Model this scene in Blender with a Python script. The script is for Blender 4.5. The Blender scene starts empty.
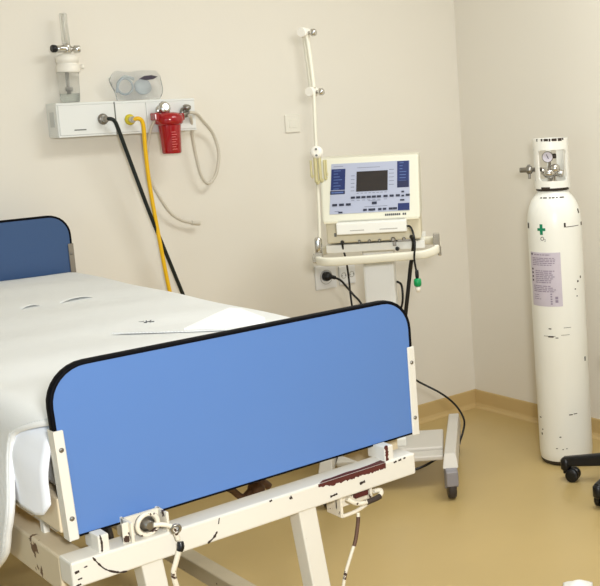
import bpy, bmesh, math, random
from mathutils import Vector, Matrix
random.seed(4)
PI = math.pi
S = bpy.context.scene
C = S.collection

# ------------------------------------------------------------------ materials
def lin(c):
    c = c / 255.0
    return c / 12.92 if c <= 0.04045 else ((c + 0.055) / 1.055) ** 2.4
def rgb(r, g, b): return (lin(r), lin(g), lin(b), 1.0)

def mat(name, col, rough=0.5, metal=0.0, var=0.0, vscale=8.0, bump=0.0, bscale=60.0,
        chips=0.0, chipcol=(70, 50, 38), chipscale=22.0, trans=0.0, ior=1.45, emit=None, alpha=1.0, coat=0.0, sheen=0.0):
    m = bpy.data.materials.new(name); m.use_nodes = True
    nt = m.node_tree; N = nt.nodes; K = nt.links
    b = N['Principled BSDF']
    b.inputs['Roughness'].default_value = rough
    b.inputs['Metallic'].default_value = metal
    b.inputs['IOR'].default_value = ior
    b.inputs['Transmission Weight'].default_value = trans
    b.inputs['Alpha'].default_value = alpha
    b.inputs['Coat Weight'].default_value = coat
    b.inputs['Sheen Weight'].default_value = sheen
    tc = N.new('ShaderNodeTexCoord')
    base = N.new('ShaderNodeRGB'); base.outputs[0].default_value = rgb(*col)
    out = base.outputs[0]
    if var > 0:
        n = N.new('ShaderNodeTexNoise'); n.inputs['Scale'].default_value = vscale; n.inputs['Detail'].default_value = 4
        K.new(tc.outputs['Object'], n.inputs['Vector'])
        mr = N.new('ShaderNodeMapRange'); mr.inputs['From Min'].default_value = 0.25; mr.inputs['From Max'].default_value = 0.75
        mr.inputs['To Min'].default_value = 1 - var; mr.inputs['To Max'].default_value = 1 + var
        K.new(n.outputs['Fac'], mr.inputs['Value'])
        mx = N.new('ShaderNodeVectorMath'); mx.operation = 'SCALE'
        K.new(out, mx.inputs[0]); K.new(mr.outputs[0], mx.inputs['Scale']); out = mx.outputs[0]
    if chips > 0:
        n = N.new('ShaderNodeTexNoise'); n.inputs['Scale'].default_value = chipscale; n.inputs['Detail'].default_value = 5
        n.inputs['Roughness'].default_value = 0.65
        K.new(tc.outputs['Object'], n.inputs['Vector'])
        cr = N.new('ShaderNodeMapRange'); cr.inputs['From Min'].default_value = chips; cr.inputs['From Max'].default_value = chips + 0.015
        K.new(n.outputs['Fac'], cr.inputs['Value'])
        mx = N.new('ShaderNodeMix'); mx.data_type = 'RGBA'
        K.new(cr.outputs[0], mx.inputs['Factor']); K.new(out, mx.inputs['A']); mx.inputs['B'].default_value = rgb(*chipcol)
        out = mx.outputs['Result']
    K.new(out, b.inputs['Base Color'])
    if emit:
        b.inputs['Emission Color'].default_value = rgb(*col); b.inputs['Emission Strength'].default_value = emit
    if bump > 0:
        n = N.new('ShaderNodeTexNoise'); n.inputs['Scale'].default_value = bscale; n.inputs['Detail'].default_value = 3
        K.new(tc.outputs['Object'], n.inputs['Vector'])
        bp = N.new('ShaderNodeBump'); bp.inputs['Strength'].default_value = bump; bp.inputs['Distance'].default_value = 0.004
        K.new(n.outputs['Fac'], bp.inputs['Height']); K.new(bp.outputs[0], b.inputs['Normal'])
    return m

def cloth_mat(name, col, scale, strength):
    m = mat(name, col, 0.9, var=0.02, vscale=5, sheen=0.2)
    nt = m.node_tree; N = nt.nodes; K = nt.links; b = N['Principled BSDF']
    tc = N.new('ShaderNodeTexCoord'); w = N.new('ShaderNodeTexWave'); w.inputs['Scale'].default_value = scale
    w.bands_direction = 'Y'; w.inputs['Distortion'].default_value = 3.0; w.inputs['Detail'].default_value = 3
    K.new(tc.outputs['Object'], w.inputs['Vector'])
    bp = N.new('ShaderNodeBump'); bp.inputs['Strength'].default_value = strength; bp.inputs['Distance'].default_value = 0.004
    K.new(w.outputs['Fac'], bp.inputs['Height']); K.new(bp.outputs[0], b.inputs['Normal'])
    return m

M = dict(
    wall=mat('cream_wall_paint', (230, 224, 212), 0.55, var=0.012, vscale=2.2, bump=0.05, bscale=90),
    ceil=mat('white_ceiling_paint', (238, 236, 230), 0.8, bump=0.05),
    floor=mat('tan_vinyl_floor', (196, 171, 116), 0.33, var=0.035, vscale=3.0, bump=0.03, bscale=25),
    base=mat('tan_vinyl_skirting', (199, 172, 119), 0.45, var=0.03),
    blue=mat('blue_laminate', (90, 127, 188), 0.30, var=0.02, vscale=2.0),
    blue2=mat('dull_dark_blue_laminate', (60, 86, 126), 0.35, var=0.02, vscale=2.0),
    black=mat('black_rubber', (7, 7, 12), 0.65),
    blackp=mat('black_plastic', (12, 12, 15), 0.35),
    white_paint=mat('worn_cream_paint', (222, 218, 207), 0.42, var=0.02, vscale=6, bump=0.06, chips=0.735),
    white_paint2=mat('chipped_cream_paint', (226, 218, 200), 0.45, var=0.05, vscale=12, bump=0.1, chips=0.60, chipcol=(66, 46, 36), chipscale=38),
    deck=mat('beige_deck_paint', (222, 206, 176), 0.5, var=0.03, chips=0.73),
    grey_metal=mat('dull_grey_steel', (140, 132, 120), 0.45, metal=0.25, var=0.06),
    chrome=mat('chrome', (214, 212, 208), 0.18, metal=1.0),
    steel=mat('steel', (150, 146, 140), 0.32, metal=0.9),
    rail=mat('worn_beige_rail_paint', (206, 192, 164), 0.5, var=0.05, vscale=10, chips=0.635, chipcol=(96, 70, 48), chipscale=13),
    worn_beige=mat('worn_beige_paint', (188, 176, 150), 0.5, var=0.06, vscale=14, chips=0.66),
    rust=mat('red_brown_worn_paint', (84, 34, 30), 0.6, var=0.25, vscale=40, bump=0.2),
    mark=mat('dark_scuff', (52, 40, 33), 0.7, var=0.3, vscale=60),
    lever=mat('rusty_lever_steel', (92, 66, 50), 0.6, var=0.3, vscale=30),
    mattress=mat('mattress_ticking', (226, 226, 226), 0.85),
    spread=cloth_mat('white_woven_bedspread', (226, 227, 225), 46, 0.3),
    sheet=cloth_mat('white_cotton_sheet', (242, 245, 252), 14, 0.02),
    hem=mat('bedspread_hem', (236, 236, 234), 0.9, bump=0.15, bscale=120),
    towel=mat('bright_white_cotton', (250, 250, 250), 0.9),
    ink=mat('grey_ink', (84, 88, 92), 0.8),
    vent=mat('ivory_ventilator_casing', (224, 221, 203), 0.4, bump=0.02),
    vent_dark=mat('beige_ventilator_lower_casing', (222, 213, 186), 0.45),
    vent_white=mat('white_ventilator_metal', (240, 239, 232), 0.38),
    col_white=mat('pale_column_metal', (240, 242, 242), 0.4),
    foot_grey=mat('light_grey_base_metal', (214, 209, 200), 0.35),
    castergrey=mat('grey_caster_plastic', (146, 143, 148), 0.4),
    tyre=mat('dark_caster_rubber', (62, 56, 56), 0.5),
    panel=mat('blue_grey_control_panel', (174, 179, 199), 0.35),
    screen=mat('dark_display_glass', (46, 42, 42), 0.15),
    navy=mat('navy_panel_print', (24, 42, 98), 0.35),
    navy2=mat('deep_navy_panel_print', (25, 33, 72), 0.35),
    key=mat('dark_keys', (38, 42, 62), 0.4),
    print_grey=mat('grey_panel_print', (120, 124, 142), 0.5),
    print_light=mat('pale_panel_print', (84, 106, 160), 0.5),
    print_dark=mat('dark_panel_print', (70, 70, 76), 0.5),
    green=mat('green_connector_plastic', (10, 150, 84), 0.35),
    yellowclip=mat('yellowed_plastic_clip', (222, 212, 160), 0.35, trans=0.3),
    armwhite=mat('off_white_arm_paint', (233, 229, 212), 0.35),
    trunk=mat('pale_grey_trunking', (226, 227, 222), 0.38),
    trunk2=mat('pale_trunking_front', (230, 231, 228), 0.33),
    seam=mat('dark_seam', (110, 112, 108), 0.6),
    seam2=mat('pale_seam', (196, 198, 194), 0.5),
    hose_black=mat('dark_green_black_hose', (16, 26, 24), 0.35),
    hose_yellow=mat('yellow_hose', (236, 186, 22), 0.38),
    yellow=mat('yellow_outlet_ring', (214, 196, 50), 0.4),
    tube=mat('translucent_pale_tubing', (222, 214, 198), 0.3, trans=0.2),
    red=mat('red_translucent_plastic', (178, 10, 24), 0.16, trans=0.25, coat=0.5),
    red2=mat('dark_red_plastic', (150, 8, 20), 0.2, coat=0.4),
    graduation=mat('pale_graduation_print', (226, 120, 120), 0.5),
    clear=mat('clear_plastic', (248, 249, 248), 0.08, trans=0.93, ior=1.15),
    clearblue=mat('clear_bluish_film', (250, 252, 255), 0.10, trans=0.96, ior=1.12, bump=0.6, bscale=30),
    film_mask=mat('pale_blue_plastic', (236, 243, 247), 0.25, trans=0.55, ior=1.2),
    water=mat('water', (232, 238, 236), 0.02, trans=0.95, ior=1.33),
    cap_white=mat('white_plastic_cap', (240, 235, 224), 0.4),
    plate=mat('cream_wall_plate', (232, 227, 214), 0.35),
    socket=mat('white_wall_socket', (228, 227, 225), 0.32),
    socket_line=mat('socket_recess', (176, 172, 164), 0.5),
    cyl=mat('white_cylinder_paint', (242, 241, 233), 0.3, var=0.012, vscale=6, chips=0.775, chipscale=30, chipcol=(120, 110, 96)),
    collar=mat('chipped_collar_paint', (240, 238, 230), 0.35, chips=0.70, chipscale=40, chipcol=(70, 62, 52)),
    ring=mat('dark_neck_ring', (58, 50, 42), 0.5),
    cross=mat('green_cross', (8, 130, 92), 0.5),
    label=mat('lavender_label_paper', (203, 194, 206), 0.55, var=0.04, vscale=20),
    label2=mat('label_text_grey', (146, 134, 154), 0.6),
    label3=mat('label_symbol_dark', (60, 52, 66), 0.6),
    gauge=mat('gauge_face', (216, 210, 222), 0.25),
    brass=mat('worn_valve_metal', (206, 202, 196), 0.22, metal=0.95, var=0.15, vscale=40),
    scrap=mat('bright_white_paper', (252, 252, 250), 0.7),
    glass=mat('window_glass', (240, 246, 250), 0.02, trans=1.0, ior=1.05),
)

M['black'].node_tree.nodes['Principled BSDF'].inputs['Specular IOR Level'].default_value = 0.12

# ------------------------------------------------------------------ mesh helpers
def BM(): return bmesh.new()

def merge(dst, src):
    me = bpy.data.meshes.new('tmp'); src.to_mesh(me); src.free(); dst.from_mesh(me); bpy.data.meshes.remove(me)
    return dst

def box(bm, x0, x1, y0, y1, z0, z1, r=0.0, seg=2, mtx=None):
    t = BM(); bmesh.ops.create_cube(t, size=1.0)
    for v in t.verts:
        v.co = Vector(((x0 + x1) / 2 + v.co.x * (x1 - x0), (y0 + y1) / 2 + v.co.y * (y1 - y0), (z0 + z1) / 2 + v.co.z * (z1 - z0)))
    if r > 0:
        bmesh.ops.bevel(t, geom=list(t.edges), offset=r, segments=seg, affect='EDGES', profile=0.5)
    if mtx is not None: bmesh.ops.transform(t, matrix=mtx, verts=t.verts)
    return merge(bm, t)

def hexa(bm, bottom, top, r=0.0):
    """solid from two 4-point loops (counter-clockwise seen from above)"""
    t = BM(); vb = [t.verts.new(p) for p in bottom]; vt = [t.verts.new(p) for p in top]
    t.faces.new(vb[::-1]); t.faces.new(vt)
    for i in range(4): t.faces.new((vb[i], vb[(i + 1) % 4], vt[(i + 1) % 4], vt[i]))
    if r > 0: bmesh.ops.bevel(t, geom=list(t.edges), offset=r, segments=2, affect='EDGES', profile=0.5)
    bmesh.ops.recalc_face_normals(t, faces=t.faces)
    return merge(bm, t)

def smooth_path(pts, n=8):
    P = [Vector(p) for p in pts]
    if len(P) < 3: return P
    out = []
    for i in range(len(P) - 1):
        p0 = P[max(i - 1, 0)]; p1 = P[i]; p2 = P[i + 1]; p3 = P[min(i + 2, len(P) - 1)]
        for k in range(n):
            t = k / n
            out.append(0.5 * ((2 * p1) + (p2 - p0) * t + (2 * p0 - 5 * p1 + 4 * p2 - p3) * t * t + (3 * p1 - p0 - 3 * p2 + p3) * t ** 3))
    out.append(P[-1]); return out

def tube(bm, pts, r, seg=10, smooth=True, n=8, closed=False, sq=None):
    P = smooth_path(pts, n) if smooth else [Vector(p) for p in pts]
    R = r if callable(r) else (lambda f: r)
    rings = []; up = None; L = len(P)
    for i, p in enumerate(P):
        if closed: d = P[(i + 1) % L] - P[i - 1]
        else: d = P[min(i + 1, L - 1)] - P[max(i - 1, 0)]
        d.normalize()
        if up is None:
            up = Vector((0, 0, 1)) if abs(d.z) < 0.9 else Vector((0, 1, 0))
        s = d.cross(up)
        if s.length < 1e-6: s = d.orthogonal()
        s.normalize(); up = s.cross(d).normalized()
        rr = R(i / max(L - 1, 1)); ring = []
        for k in range(seg):
            a = 2 * PI * k / seg
            ca, sa = math.cos(a), math.sin(a)
            if sq:   # superellipse section of half sizes sq
                ca = math.copysign(abs(ca) ** 0.45, ca) * sq[0]; sa = math.copysign(abs(sa) ** 0.45, sa) * sq[1]
                ring.append(bm.verts.new(p + s * ca + up * sa))
            else: ring.append(bm.verts.new(p + (s * ca + up * sa) * rr))
        rings.append(ring)
    m = L if closed else L - 1
    for i in range(m):
        a = rings[i]; b = rings[(i + 1) % L]
        for k in range(seg):
            f = bm.faces.new((a[k], b[k], b[(k + 1) % seg], a[(k + 1) % seg])); f.smooth = True
    if not closed:
        bm.faces.new(rings[0]); bm.faces.new(rings[-1][::-1])
    return bm

def lathe(bm, prof, c=(0, 0, 0), axis=(0, 0, 1), seg=32, cap=True):
    """prof: list of (radius, height) turned about axis through c"""
    q = Vector((0, 0, 1)).rotation_difference(Vector(axis)); c = Vector(c); rings = []
    for r, h in prof:
        rings.append([bm.verts.new(c + q @ Vector((r * math.cos(2 * PI * k / seg), r * math.sin(2 * PI * k / seg), h))) for k in range(seg)])
    for a, b in zip(rings, rings[1:]):
        for k in range(seg):
            f = bm.faces.new((a[k], a[(k + 1) % seg], b[(k + 1) % seg], b[k])); f.smooth = True
    if cap:
        if prof[0][0] > 1e-5: bm.faces.new(rings[0][::-1])
        if prof[-1][0] > 1e-5: bm.faces.new(rings[-1])
    return bm

def ball(bm, c, r, sc=(1, 1, 1), u=16, v=10):
    t = BM(); bmesh.ops.create_uvsphere(t, u_segments=u, v_segments=v, radius=r)
    for w in t.verts: w.co = Vector((w.co.x * sc[0] + c[0], w.co.y * sc[1] + c[1], w.co.z * sc[2] + c[2]))
    for f in t.faces: f.smooth = True
    return merge(bm, t)

def prism(bm, outline, place, d):
    """outline of 2-D points, place(a, b, depth) -> 3-D point, extruded by depth 0..d"""
    t = BM()
    f0 = [t.verts.new(place(a, b, 0)) for a, b in outline]; f1 = [t.verts.new(place(a, b, d)) for a, b in outline]
    t.faces.new(f0); t.faces.new(f1[::-1]); n = len(outline)
    for i in range(n): t.faces.new((f0[i], f1[i], f1[(i + 1) % n], f0[(i + 1) % n]))
    bmesh.ops.recalc_face_normals(t, faces=t.faces)
    return merge(bm, t)

def torus(bm, c, R, r, axis=(0, 0, 1), seg=28, a0=0, a1=2 * PI):
    q = Vector((0, 0, 1)).rotation_difference(Vector(axis)); c = Vector(c)
    full = abs(a1 - a0 - 2 * PI) < 1e-6
    n = seg if full else seg + 1
    pts = [c + q @ Vector((R * math.cos(a0 + (a1 - a0) * k / seg), R * math.sin(a0 + (a1 - a0) * k / seg), 0)) for k in range(n)]
    return tube(bm, pts, r, 8, smooth=False, closed=full)

WARP = None      # maps the drawing coordinates of a group of things to room coordinates
def bed_fit(p): return Vector((.6692 + (p.x - .56) * 1.0083, 1.9842 + (p.y - 1.63) * 1.051, p.z * .988 if p.z < .8 else .7905 + (p.z - .8) * 1.035))
def wall_fit(p): return Vector((1.529 + (p.x - 1.406) * .927, p.y + .449, .828 + (p.z - .839) * .983))
def vent_fit(p): return Vector((p.x * .965, p.y, 1.018 + (p.z - 1) * .965 if p.z > .9 else (.16 + (p.z - .13) * .989 if p.z > .13 else p.z * .16 / .13)))
def cyl_fit(p): return Vector((p.x - .0067 * p.z, p.y + .0074 * p.z, p.z * 1.015 if p.z < 1.1 else 1.1165 + (p.z - 1.1) * .985))   # it leans a little towards the corner
def obj(name, bm, m, parent=None, root=None, clean=True):
    """link bm (world coordinates) as ONE mesh object below parent (or at top level, origin at its own base)"""
    bmesh.ops.recalc_face_normals(bm, faces=bm.faces) if clean else None
    if WARP:
        for v in bm.verts: v.co = WARP(v.co)
    me = bpy.data.meshes.new(name)
    o = bpy.data.objects.new(name, me)
    if parent is not None:
        r = parent
        while r.parent is not None: r = r.parent
        mw = Matrix.Translation(r.location) @ Matrix.Rotation(r.rotation_euler[2], 4, 'Z')
        if r.name not in LOCAL: bmesh.ops.transform(bm, matrix=mw.inverted(), verts=bm.verts)
        o.parent = parent
    else:
        xs = [v.co for v in bm.verts]
        ctr = Vector(((min(v.x for v in xs) + max(v.x for v in xs)) / 2, (min(v.y for v in xs) + max(v.y for v in xs)) / 2, min(v.z for v in xs)))
        bmesh.ops.transform(bm, matrix=Matrix.Translation(-ctr), verts=bm.verts)
        o.location = ctr
    bm.to_mesh(me); bm.free(); me.materials.append(M[m]); C.objects.link(o)
    return o

def thing(name, label, cat, loc, rz=0.0, group=None, local=False):
    o = bpy.data.objects.new(name, None); o.empty_display_size = 0.1
    o.location = WARP(Vector(loc)) if WARP and not local else loc; o.rotation_euler = (0, 0, rz); C.objects.link(o)
    tag(o, label, cat, group)
    if local: LOCAL.append(o.name)
    return o
LOCAL = []
def tag(o, label, cat, group=None):
    o['label'] = label; o['category'] = cat
    if group: o['group'] = group
    return o
def struct(name, bm, m, parent=None):
    o = obj(name, bm, m, parent); o['kind'] = 'structure'; return o
def solidify(o, t, off=-1):
    s = o.modifiers.new('thickness', 'SOLIDIFY'); s.thickness = t; s.offset = off; return o

def text_bm(s, size, extrude=0.0):
    cu = bpy.data.curves.new('t', 'FONT'); cu.body = s; cu.size = size; cu.extrude = extrude; cu.align_x = 'CENTER'; cu.align_y = 'CENTER'
    o = bpy.data.objects.new('t', cu); C.objects.link(o)
    dg = bpy.context.evaluated_depsgraph_get(); me = bpy.data.meshes.new_from_object(o.evaluated_get(dg))
    b = BM(); b.from_mesh(me); bpy.data.objects.remove(o); bpy.data.curves.remove(cu); bpy.data.meshes.remove(me)
    return b

# ------------------------------------------------------------------ room
XR, YB, XL, YF, ZC = 3.493, 4.139, -2.3, -2.2, 2.85
struct('floor', box(BM(), XL - .1, XR + .1, YF - .1, YB + .1, -.1, 0), 'floor')
struct('ceiling', box(BM(), XL - .1, XR + .1, YF - .1, YB + .1, ZC, ZC + .1), 'ceil')
struct('wall_back', box(BM(), XL - .1, XR + .1, YB, YB + .1, 0, ZC), 'wall')
struct('wall_right', box(BM(), XR, XR + .1, YF, YB, 0, ZC), 'wall')
fx0, fx1 = 0.6, 3.0
wf = BM()
for a in ((XL - .1, fx0, 0, ZC), (fx1, XR + .1, 0, ZC), (fx0, fx1, 0, .9), (fx0, fx1, 2.4, ZC)): box(wf, a[0], a[1], YF - .1, YF, a[2], a[3])
struct('wall_front', wf, 'wall')
struct('window_added', box(BM(), fx0, fx1, YF - .055, YF - .045, .9, 2.4), 'glass')  # unseen window and its frame, added for light from the front
fr = BM()
for a in ((fx0, fx0 + .05, .9, 2.4), (fx1 - .05, fx1, .9, 2.4), (fx0, fx1, .9, .95), (fx0, fx1, 2.35, 2.4), ((fx0 + fx1) / 2 - .025, (fx0 + fx1) / 2 + .025, .9, 2.4)): box(fr, a[0], a[1], YF - .08, YF - .02, a[2], a[3])
struct('trim_added', fr, 'cap_white')
# left wall with the window that lets the daylight in
wl = BM(); wy0, wy1, wz0, wz1 = -0.6, 2.2, 0.95, 2.35
for a in ((YF, wy0, 0, ZC), (wy1, YB, 0, ZC), (wy0, wy1, 0, wz0), (wy0, wy1, wz1, ZC)): box(wl, XL - .1, XL, *a)
struct('wall_left', wl, 'wall')
w = struct('window_1', box(BM(), XL - .055, XL - .045, wy0, wy1, wz0, wz1), 'glass')
fr = BM()
for a in ((wy0, wy0 + .05, wz0, wz1), (wy1 - .05, wy1, wz0, wz1), (wy0, wy1, wz0, wz0 + .05), (wy0, wy1, wz1 - .05, wz1), ((wy0 + wy1) / 2 - .025, (wy0 + wy1) / 2 + .025, wz0, wz1)):
    box(fr, XL - .08, XL - .02, *a)
struct('trim_1', fr, 'cap_white')
# coved vinyl skirting
def skirting(name, p0, p1, n):
    """swept profile: cove at the floor, 9 cm tall"""
    p0, p1, n = Vector(p0), Vector(p1), Vector(n)
    prof = [(0, 0.0005), (.034, .0005), (.022, .003), (.012, .010), (.007, .022), (.006, .084), (.004, .089), (0, .089)]
    b = BM(); A = [b.verts.new(p0 + n * u + Vector((0, 0, h))) for u, h in prof]; B = [b.verts.new(p1 + n * u + Vector((0, 0, h))) for u, h in prof]
    k = len(prof)
    for i in range(k): b.faces.new((A[i], A[(i + 1) % k], B[(i + 1) % k], B[i]))
    b.faces.new(A); b.faces.new(B[::-1])
    return struct(name, b, 'base')
skirting('baseboard_back', (XL, YB, 0), (XR, YB, 0), (0, -1, 0))
skirting('baseboard_right', (XR, YF, 0), (XR, YB, 0), (-1, 0, 0))

# ------------------------------------------------------------------ hospital bed
WARP = bed_fit
BX0, BX1, BYF, BYH = .56, 1.375, 1.63, 3.52
bed = thing('hospital_bed', 'adjustable hospital bed with blue end boards and chipped cream steel frame', 'bed', ((BX0 + BX1) / 2, 2.55, 0))

def board_outline(x0, x1, z0, z1, r, seg=8):
    o = [(x0, z0), (x1, z0)]
    for k in range(seg + 1):
        a = PI / 2 * k / seg; o.append((x1 - r + r * math.cos(a), z1 - r + r * math.sin(a)))
    for k in range(seg + 1):
        a = PI / 2 + PI / 2 * k / seg; o.append((x0 + r + r * math.cos(a), z1 - r + r * math.sin(a)))
    return o
def end_board(name, y, z0, z1, bz, bm_mat, lab, lean=0.0):
    def sk(bm):
        for v in bm.verts: v.co.x += lean * ((z1 - v.co.z) / (z1 - z0) - .55) * max(0, 1 - (v.co.x - BX0) / (BX1 - BX0))
        return bm
    x0, x1 = BX0 + .006, BX1 - .011
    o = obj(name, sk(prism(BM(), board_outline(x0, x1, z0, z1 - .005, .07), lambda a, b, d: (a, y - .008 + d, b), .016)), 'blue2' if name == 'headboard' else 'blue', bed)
    path = [(x0, y, z0 + .002)] + [(a, y, b) for a, b in reversed(board_outline(x0, x1, z0, z1 - .005, .07)[2:])] + [(x1, y, z0 + .002)]
    obj('edge_trim', sk(tube(BM(), path, .0, 10, smooth=False, sq=(.0040, .0098))), 'black', o)
    bl = BM(); box(bl, x0, x1, y - .0092, y + .0092, z0 - .003, z0 + .0005); obj('bottom_edging', sk(bl), 'black', o)
    for sx, xx in ((-1, x0), (1, x1)):
        b = BM()
        xo = xx + sx * .0055; xi = xx - sx * .0125
        box(b, min(xo, xi), max(xo, xi), y - .0135, y - .0085, z0 - .006, bz, .0015, 1)
        box(b, min(xo, xi), max(xo, xi), y + .0085, y + .0135, z0 - .006, bz, .0015, 1)
        box(b, min(xo, xo - sx * .003), max(xo, xo - sx * .003), y - .0133, y + .0133, z0 - .006, bz)
        if sx < 0 or True:
            br = obj('bracket', sk(b), bm_mat, o)
            if lab: br['label'] = lab
            for zz in (z0 + .035, bz - .035): obj('screw', lathe(BM(), [(.0045, 0), (.0045, .0015), (.0025, .003)], (xx - sx * .004 + (lean * ((z1 - zz) / (z1 - z0) - .55) if sx < 0 else 0), y - .0135, zz), (0, -1, 0), 12), 'steel', br)
    return o
fb = end_board('footboard', BYF, .80, 1.112, .997, 'white_paint', 'chipped cream bracket', .012)
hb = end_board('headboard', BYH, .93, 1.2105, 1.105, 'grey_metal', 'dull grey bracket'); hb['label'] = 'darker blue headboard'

# foot bar with lugs, paint wear
BARZ0, BARZ1 = .722, .772
FY0, FY1 = 1.572, 1.628
bar = obj('foot_bar', box(BM(), .547, 1.318, FY0, FY1, BARZ0, BARZ1, .004), 'white_paint', bed)
def patch(outline, y):     # flat worn patch lying on the front face of the bar
    return prism(BM(), outline, lambda a, b, d: (a, y + d, b), .0008)
def ragged(x0, x1, z0, z1, n=40, j=.004):
    top = [(x0 + (x1 - x0) * i / n, z1) for i in range(n + 1)]
    bot = [(x0 + (x1 - x0) * i / n, z0 + random.uniform(-j, j) + (z1 - z0) * .6 * (1 - min(1, i / (n * .2)))) for i in range(n + 1)]
    return bot + top[::-1]
wp = patch(ragged(1.062, 1.236, BARZ1 - .013, BARZ1 - .001, 60, .0022), FY0 - .0009)
prism(wp, [(1.066, FY0), (1.236, FY0), (1.236, FY0 + .018), (1.20, FY0 + .012), (1.17, FY0 + .010), (1.14, FY0 + .013), (1.10, FY0 + .009), (1.08, FY0 + .010)], lambda a, b, d: (a, b, BARZ1 + .0008 - d), .0008)
o = obj('worn_paint_strip', wp, 'rust', bar); o['label'] = 'red-brown worn strip on the bar edge'
sc = BM()
def stroke(bm, pts, w, y):
    """irregular scratch on the bar front"""
    P = smooth_path([(p[0], 0, p[1]) for p in pts], 6); left = []; right = []
    for i, p in enumerate(P):
        d = P[min(i + 1, len(P) - 1)] - P[max(i - 1, 0)]; d.normalize(); nrm = Vector((-d.z, 0, d.x))
        ww = w * random.uniform(.45, 1.2) * (.4 if i in (0, len(P) - 1) else 1)
        left.append((p.x + nrm.x * ww, p.z + nrm.z * ww)); right.append((p.x - nrm.x * ww, p.z - nrm.z * ww))
    prism(bm, left + right[::-1], lambda a, b, d: (a, y + d, b), .0008)
yf = FY0 - .0009
stroke(sc, [(.586, .771), (.594, .757), (.607, .740), (.628, .727), (.645, .723)], .0018, yf)
stroke(sc, [(.835, .768), (.832, .756)], .0022, yf)
stroke(sc, [(.828, .742), (.820, .732), (.806, .724)], .0026, yf)
for x, z, a, b in ((1.098, .735, .009, .003), (1.172, .742, .007, .0035), (.995, .760, .003, .004), (1.262, .765, .004, .002), (1.275, .766, .004, .002), (1.288, .767, .003, .002),
                   (.556, .752, .004, .0025), (.572, .757, .003, .0015), (.560, .738, .004, .0015), (.949, .768, .003, .002), (.556, .727, .005, .002)):
    stroke(sc, [(x - a, z), (x, z + b * .3), (x + a, z + b * .6)], b, yf)
obj('scuff_mark', sc, 'mark', bar)
# lugs carrying the footboard
for i, (x0, x1) in enumerate(((.601, .621), (1.240, 1.264))):
    lug = obj('mounting_lug', box(BM(), x0, x1, 1.578, 1.612, BARZ1 - .002, .804, .002), 'white_paint', bed)
    mk = BM()
    if i == 0: stroke(mk, [(x0 + .004, .806), (x0 + .006, .79), (x0 + .005, .773)], .0018, 1.577)
    else:
        stroke(mk, [(x0 + .003, .807), (x0 + .006, .795), (x0 + .005, .776), (x0 + .009, .773)], .0045, 1.577)
    obj('worn_edge', mk, 'rust' if i else 'mark', lug)
    box2 = BM(); box(box2, x0 + .002, x1 - .002, 1.60, 1.642, .77, .80); obj('lug_plate', box2, 'white_paint', lug)

# crank housings
def crank_housing(x0, x1, z0, z1, handle, y0=1.575, y1=1.64):
    b = BM(); t = .005
    box(b, x0, x0 + t, y0, y1, z0, z1, .001, 1); box(b, x1 - t, x1, y0, y1, z0, z1, .001, 1)
    box(b, x0 - .012, x0, y0 + .01, y0 + .014, z0, z1, .001, 1); 
    box(b, x0, x1, y0 + .035, y0 + .04, z0, z1)
    h = obj('crank_housing', b, 'white_paint2', bed)
    cx, cz = (x0 + x1) / 2, (z0 + z1) / 2 + .004
    k = BM(); lathe(k, [(.014, 0), (.014, .02), (.008, .022), (.008, .034)], (cx, y0 + .034, cz), (0, -1, 0), 20); obj('crank_shaft', k, 'steel', h)
    k = BM(); torus(k, (cx, y0 + .012, cz), .02, .0045, (0, 1, 0), 24); obj('crank_ring', k, 'white_paint2', h)
    return h
h1 = crank_housing(.662, .736, .770, .810, 1)
cr = BM()
tube(cr, [(.70, 1.565, .798), (.716, 1.562, .795), (.732, 1.560, .786), (.738, 1.559, .772), (.742, 1.559, .757)], .0045, 8)
o = obj('crank_arm', cr, 'white_paint2', h1)
k = BM(); torus(k, (.738, 1.556, .781), .008, .003, (.3, 1, .2), 18); obj('crank_joint', k, 'steel', h1)
gr = BM(); tube(gr, [(.745, 1.558, .752), (.744, 1.556, .742), (.741, 1.556, .735)], lambda f: .0058 + .001 * math.sin(f * PI), 10); obj('crank_grip', gr, 'blackp', h1)
gr = BM(); tube(gr, [(.741, 1.558, .735), (.733, 1.560, .712), (.728, 1.563, .69), (.735, 1.566, .655), (.748, 1.568, .61)], .0052, 8); o = obj('crank_rod', gr, 'white_paint2', h1)

h2 = BM()
box(h2, 1.122, 1.128, 1.585, 1.64, .672, .722, .001, 1); box(h2, 1.20, 1.206, 1.585, 1.64, .684, .722, .001, 1)
box(h2, 1.122, 1.206, 1.60, 1.604, .69, .722); tube(h2, [(1.124, 1.585, .676), (1.16, 1.582, .679), (1.205, 1.585, .690)], .0045, 8)
h2 = obj('crank_housing', h2, 'white_paint2', bed)
k = BM(); tube(k, [(1.135, 1.578, .715), (1.155, 1.572, .700), (1.18, 1.570, .697), (1.215, 1.572, .700), (1.222, 1.578, .709), (1.205, 1.58, .711)], .0055, 8); obj('crank_arm', k, 'white_paint2', h2)
k = BM(); tube(k, [(1.178, 1.568, .6965), (1.20, 1.566, .699), (1.212, 1.568, .700)], .0064, 8); obj('crank_grip', k, 'mark', h2)
k = BM(); box(k, 1.165, 1.198, 1.59, 1.6, .703, .722); obj('worn_plate', k, 'rust', h2)
cd = BM(); tube(cd, [(1.162, 1.581, .674), (1.158, 1.578, .655), (1.146, 1.574, .62), (1.128, 1.572, .585), (1.112, 1.572, .55), (1.10, 1.575, .50), (1.085, 1.585, .44)], .0038, 8)
obj('crank_rod', cd, 'white_paint2', h2)
cd = BM(); tube(cd, [(1.1605, 1.5795, .665), (1.157, 1.5775, .652), (1.147, 1.574, .622), (1.139, 1.572, .606)], .0042, 8); o = obj('rod_sleeve', cd, 'lever', h2)

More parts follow.
